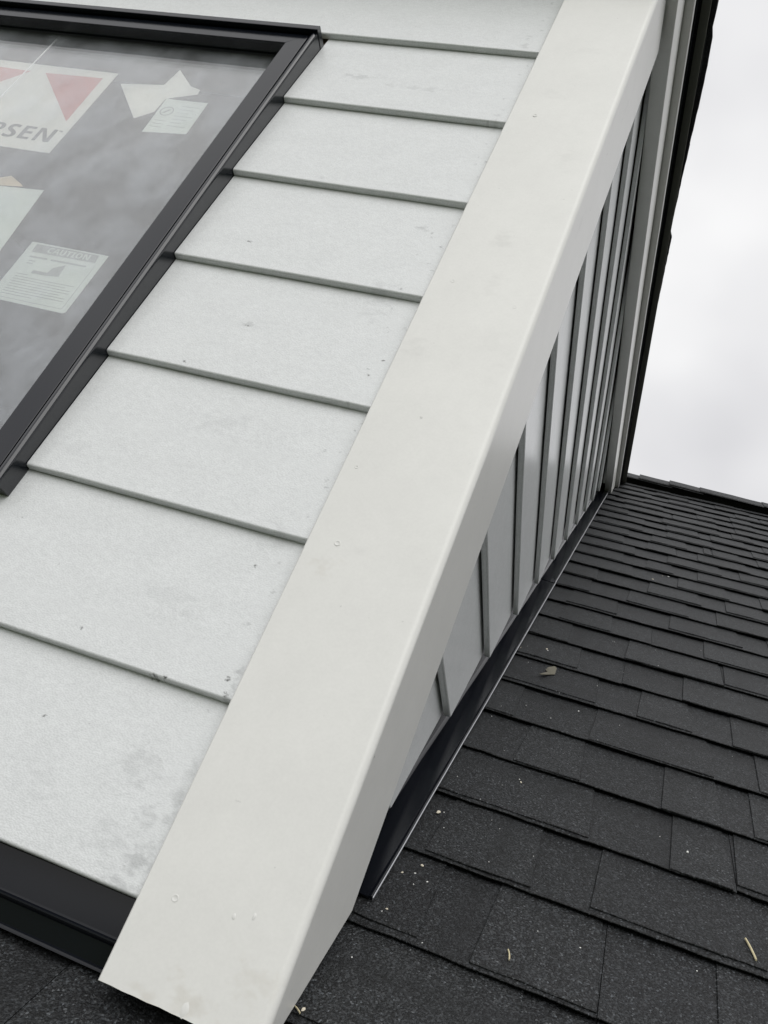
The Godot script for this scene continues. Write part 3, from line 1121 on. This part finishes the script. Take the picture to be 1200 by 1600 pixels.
func debris() -> void:
	var lf := thing("torn_shingle_scrap", "grey brown torn scrap lying on the roof near the flashing", "scrap")
	var c := slope_at(0.0777, -0.6551, -0.7306)
	var s := Soup.new()
	var top := PackedVector3Array()
	var low := PackedVector3Array()
	var i := 0
	for q in [[-0.0135, -0.034], [-0.010, -0.038], [-0.002, -0.028], [0.005, -0.012], [0.0115, -0.004], [0.0105, 0.028], [0.006, 0.030], [-0.004, 0.018], [-0.007, 0.006], [-0.002, -0.004], [-0.006, -0.020]]:
		var n: float = height_at(c.y + q[1]) + 0.0035 + 0.002 * sin(i * 1.3)
		top.append(on_roof(c.x + q[0], c.y + q[1], n + 0.0012))
		low.append(on_roof(c.x + q[0], c.y + q[1], n))
		i += 1
	s.loft([low, top])
	part("scrap", s.mesh(), M.leaf, lf)
	# straws
	var ends := [[0.1454, -1.1717, -0.1774, 0.1487, -1.1814, -0.167], [-0.0025, -1.2841, -0.0571, 0.0044, -1.2875, -0.0534], [0.37, -1.0661, -0.2906, 0.3775, -1.0887, -0.2663]]
	var names := ["short dry straw lying alone on the shingles between two courses", "tiny straw beside the foot of the corner board", "long pale dry straw lying on the dark shingles"]
	for k in 3:
		var e: Array = ends[k]
		var a := slope_at(e[0], e[1], e[2])
		var b := slope_at(e[3], e[4], e[5])
		var st := thing("straw", names[k], "straw", "dry straws on the roof")
		var sp := Soup.new()
		var rr := []
		for j in 5:
			var f := j / 4.0
			var p := a.lerp(b, f)
			var m := on_roof(p.x + 0.0008 * sin(f * 3.0), p.y, height_at(p.y) + 0.0022)
			var dir := (on_roof(b.x, b.y, 0) - on_roof(a.x, a.y, 0)).normalized()
			var u := dir.cross(roof_normal)
			var pts := PackedVector3Array()
			var r := 0.0012 if k == 2 else 0.0008
			for q in 6:
				pts.append(m + (u * cos(TAU * q / 6.0) + roof_normal * sin(TAU * q / 6.0)) * r)
			rr.append(pts)
		sp.loft(rr)
		part("stalk", sp.mesh(60.0), M.straw, st)
	# chips
	var spots := [[0.0234, -1.0377, -0.3209, 3.2], [0.0295, -1.0348, -0.3241, 1.3], [0.0352, -1.1126, -0.2407, 2.6], [0.0482, -1.13, -0.2221, 1.5], [0.0204, -1.1297, -0.2224, 1.4], [0.0326, -1.1251, -0.2273, 1.2], [0.0255, -1.1767, -0.1721, 1.8], [0.0174, -1.2276, -0.1176, 1.2], [0.0047, -1.2828, -0.0585, 2.4], [0.3133, -0.9714, -0.3919, 2.4], [0.0572, -0.5741, -0.8173, 3.0], [0.060, -0.580, -0.812, 2.0], [0.0123, -0.6001, -0.7895, 1.6], [0.1454, -0.7434, -0.636, 1.8], [0.1008, -0.9444, -0.4208, 2.0], [0.0978, -0.9394, -0.4262, 1.3], [0.2344, -0.0345, -1.3952, 3.0], [0.2757, 0.0364, -1.4711, 2.4], [0.26, 0.03, -1.46, 2.0]]
	for k in 40:
		var x := rng.randf_range(0.02, 0.42)
		var sl := rng.randf_range(0.15, 1.5)
		if x < 0.16:
			sl = rng.randf_range(0.1, 1.2)
		var p := on_roof(x, sl, 0)
		spots.append([p.x, p.y, p.z, rng.randf_range(0.5, 1.1)])
	for k in spots.size():
		var p := slope_at(spots[k][0], spots[k][1], spots[k][2])
		var r: float = spots[k][3] * 0.00068
		var big: bool = spots[k][3] > 1.15
		var ch := thing("wood_chip" if big else "granule", "pale splinter of wood larger than the grit on the shingles" if big else "tiny white speck of grit on the shingles", "chip" if big else "grit", "pale splinters on the shingles" if big else "white grit on the shingles")
		var sp := Soup.new()
		var rr := []
		var turn := rng.randf() * TAU
		var long := rng.randf_range(1.0, 2.0) if big else 1.2
		for q in [[0.7, -0.4], [1.0, 0.4], [0.6, 1.0]]:
			var pts := PackedVector3Array()
			for j in 6:
				var v: Vector2 = Vector2.from_angle(TAU * j / 6.0) * r * q[0] * rng.randf_range(0.75, 1.2)
				v = Vector2(v.x * long, v.y).rotated(turn)
				pts.append(on_roof(p.x + v.x, p.y + v.y, height_at(p.y) + 0.0003 + q[1] * r * 0.8))
			rr.append(pts)
		sp.loft(rr)
		part("chip" if big else "speck", sp.mesh(), M.chip if big and k % 2 == 0 else M.chip_white, ch)
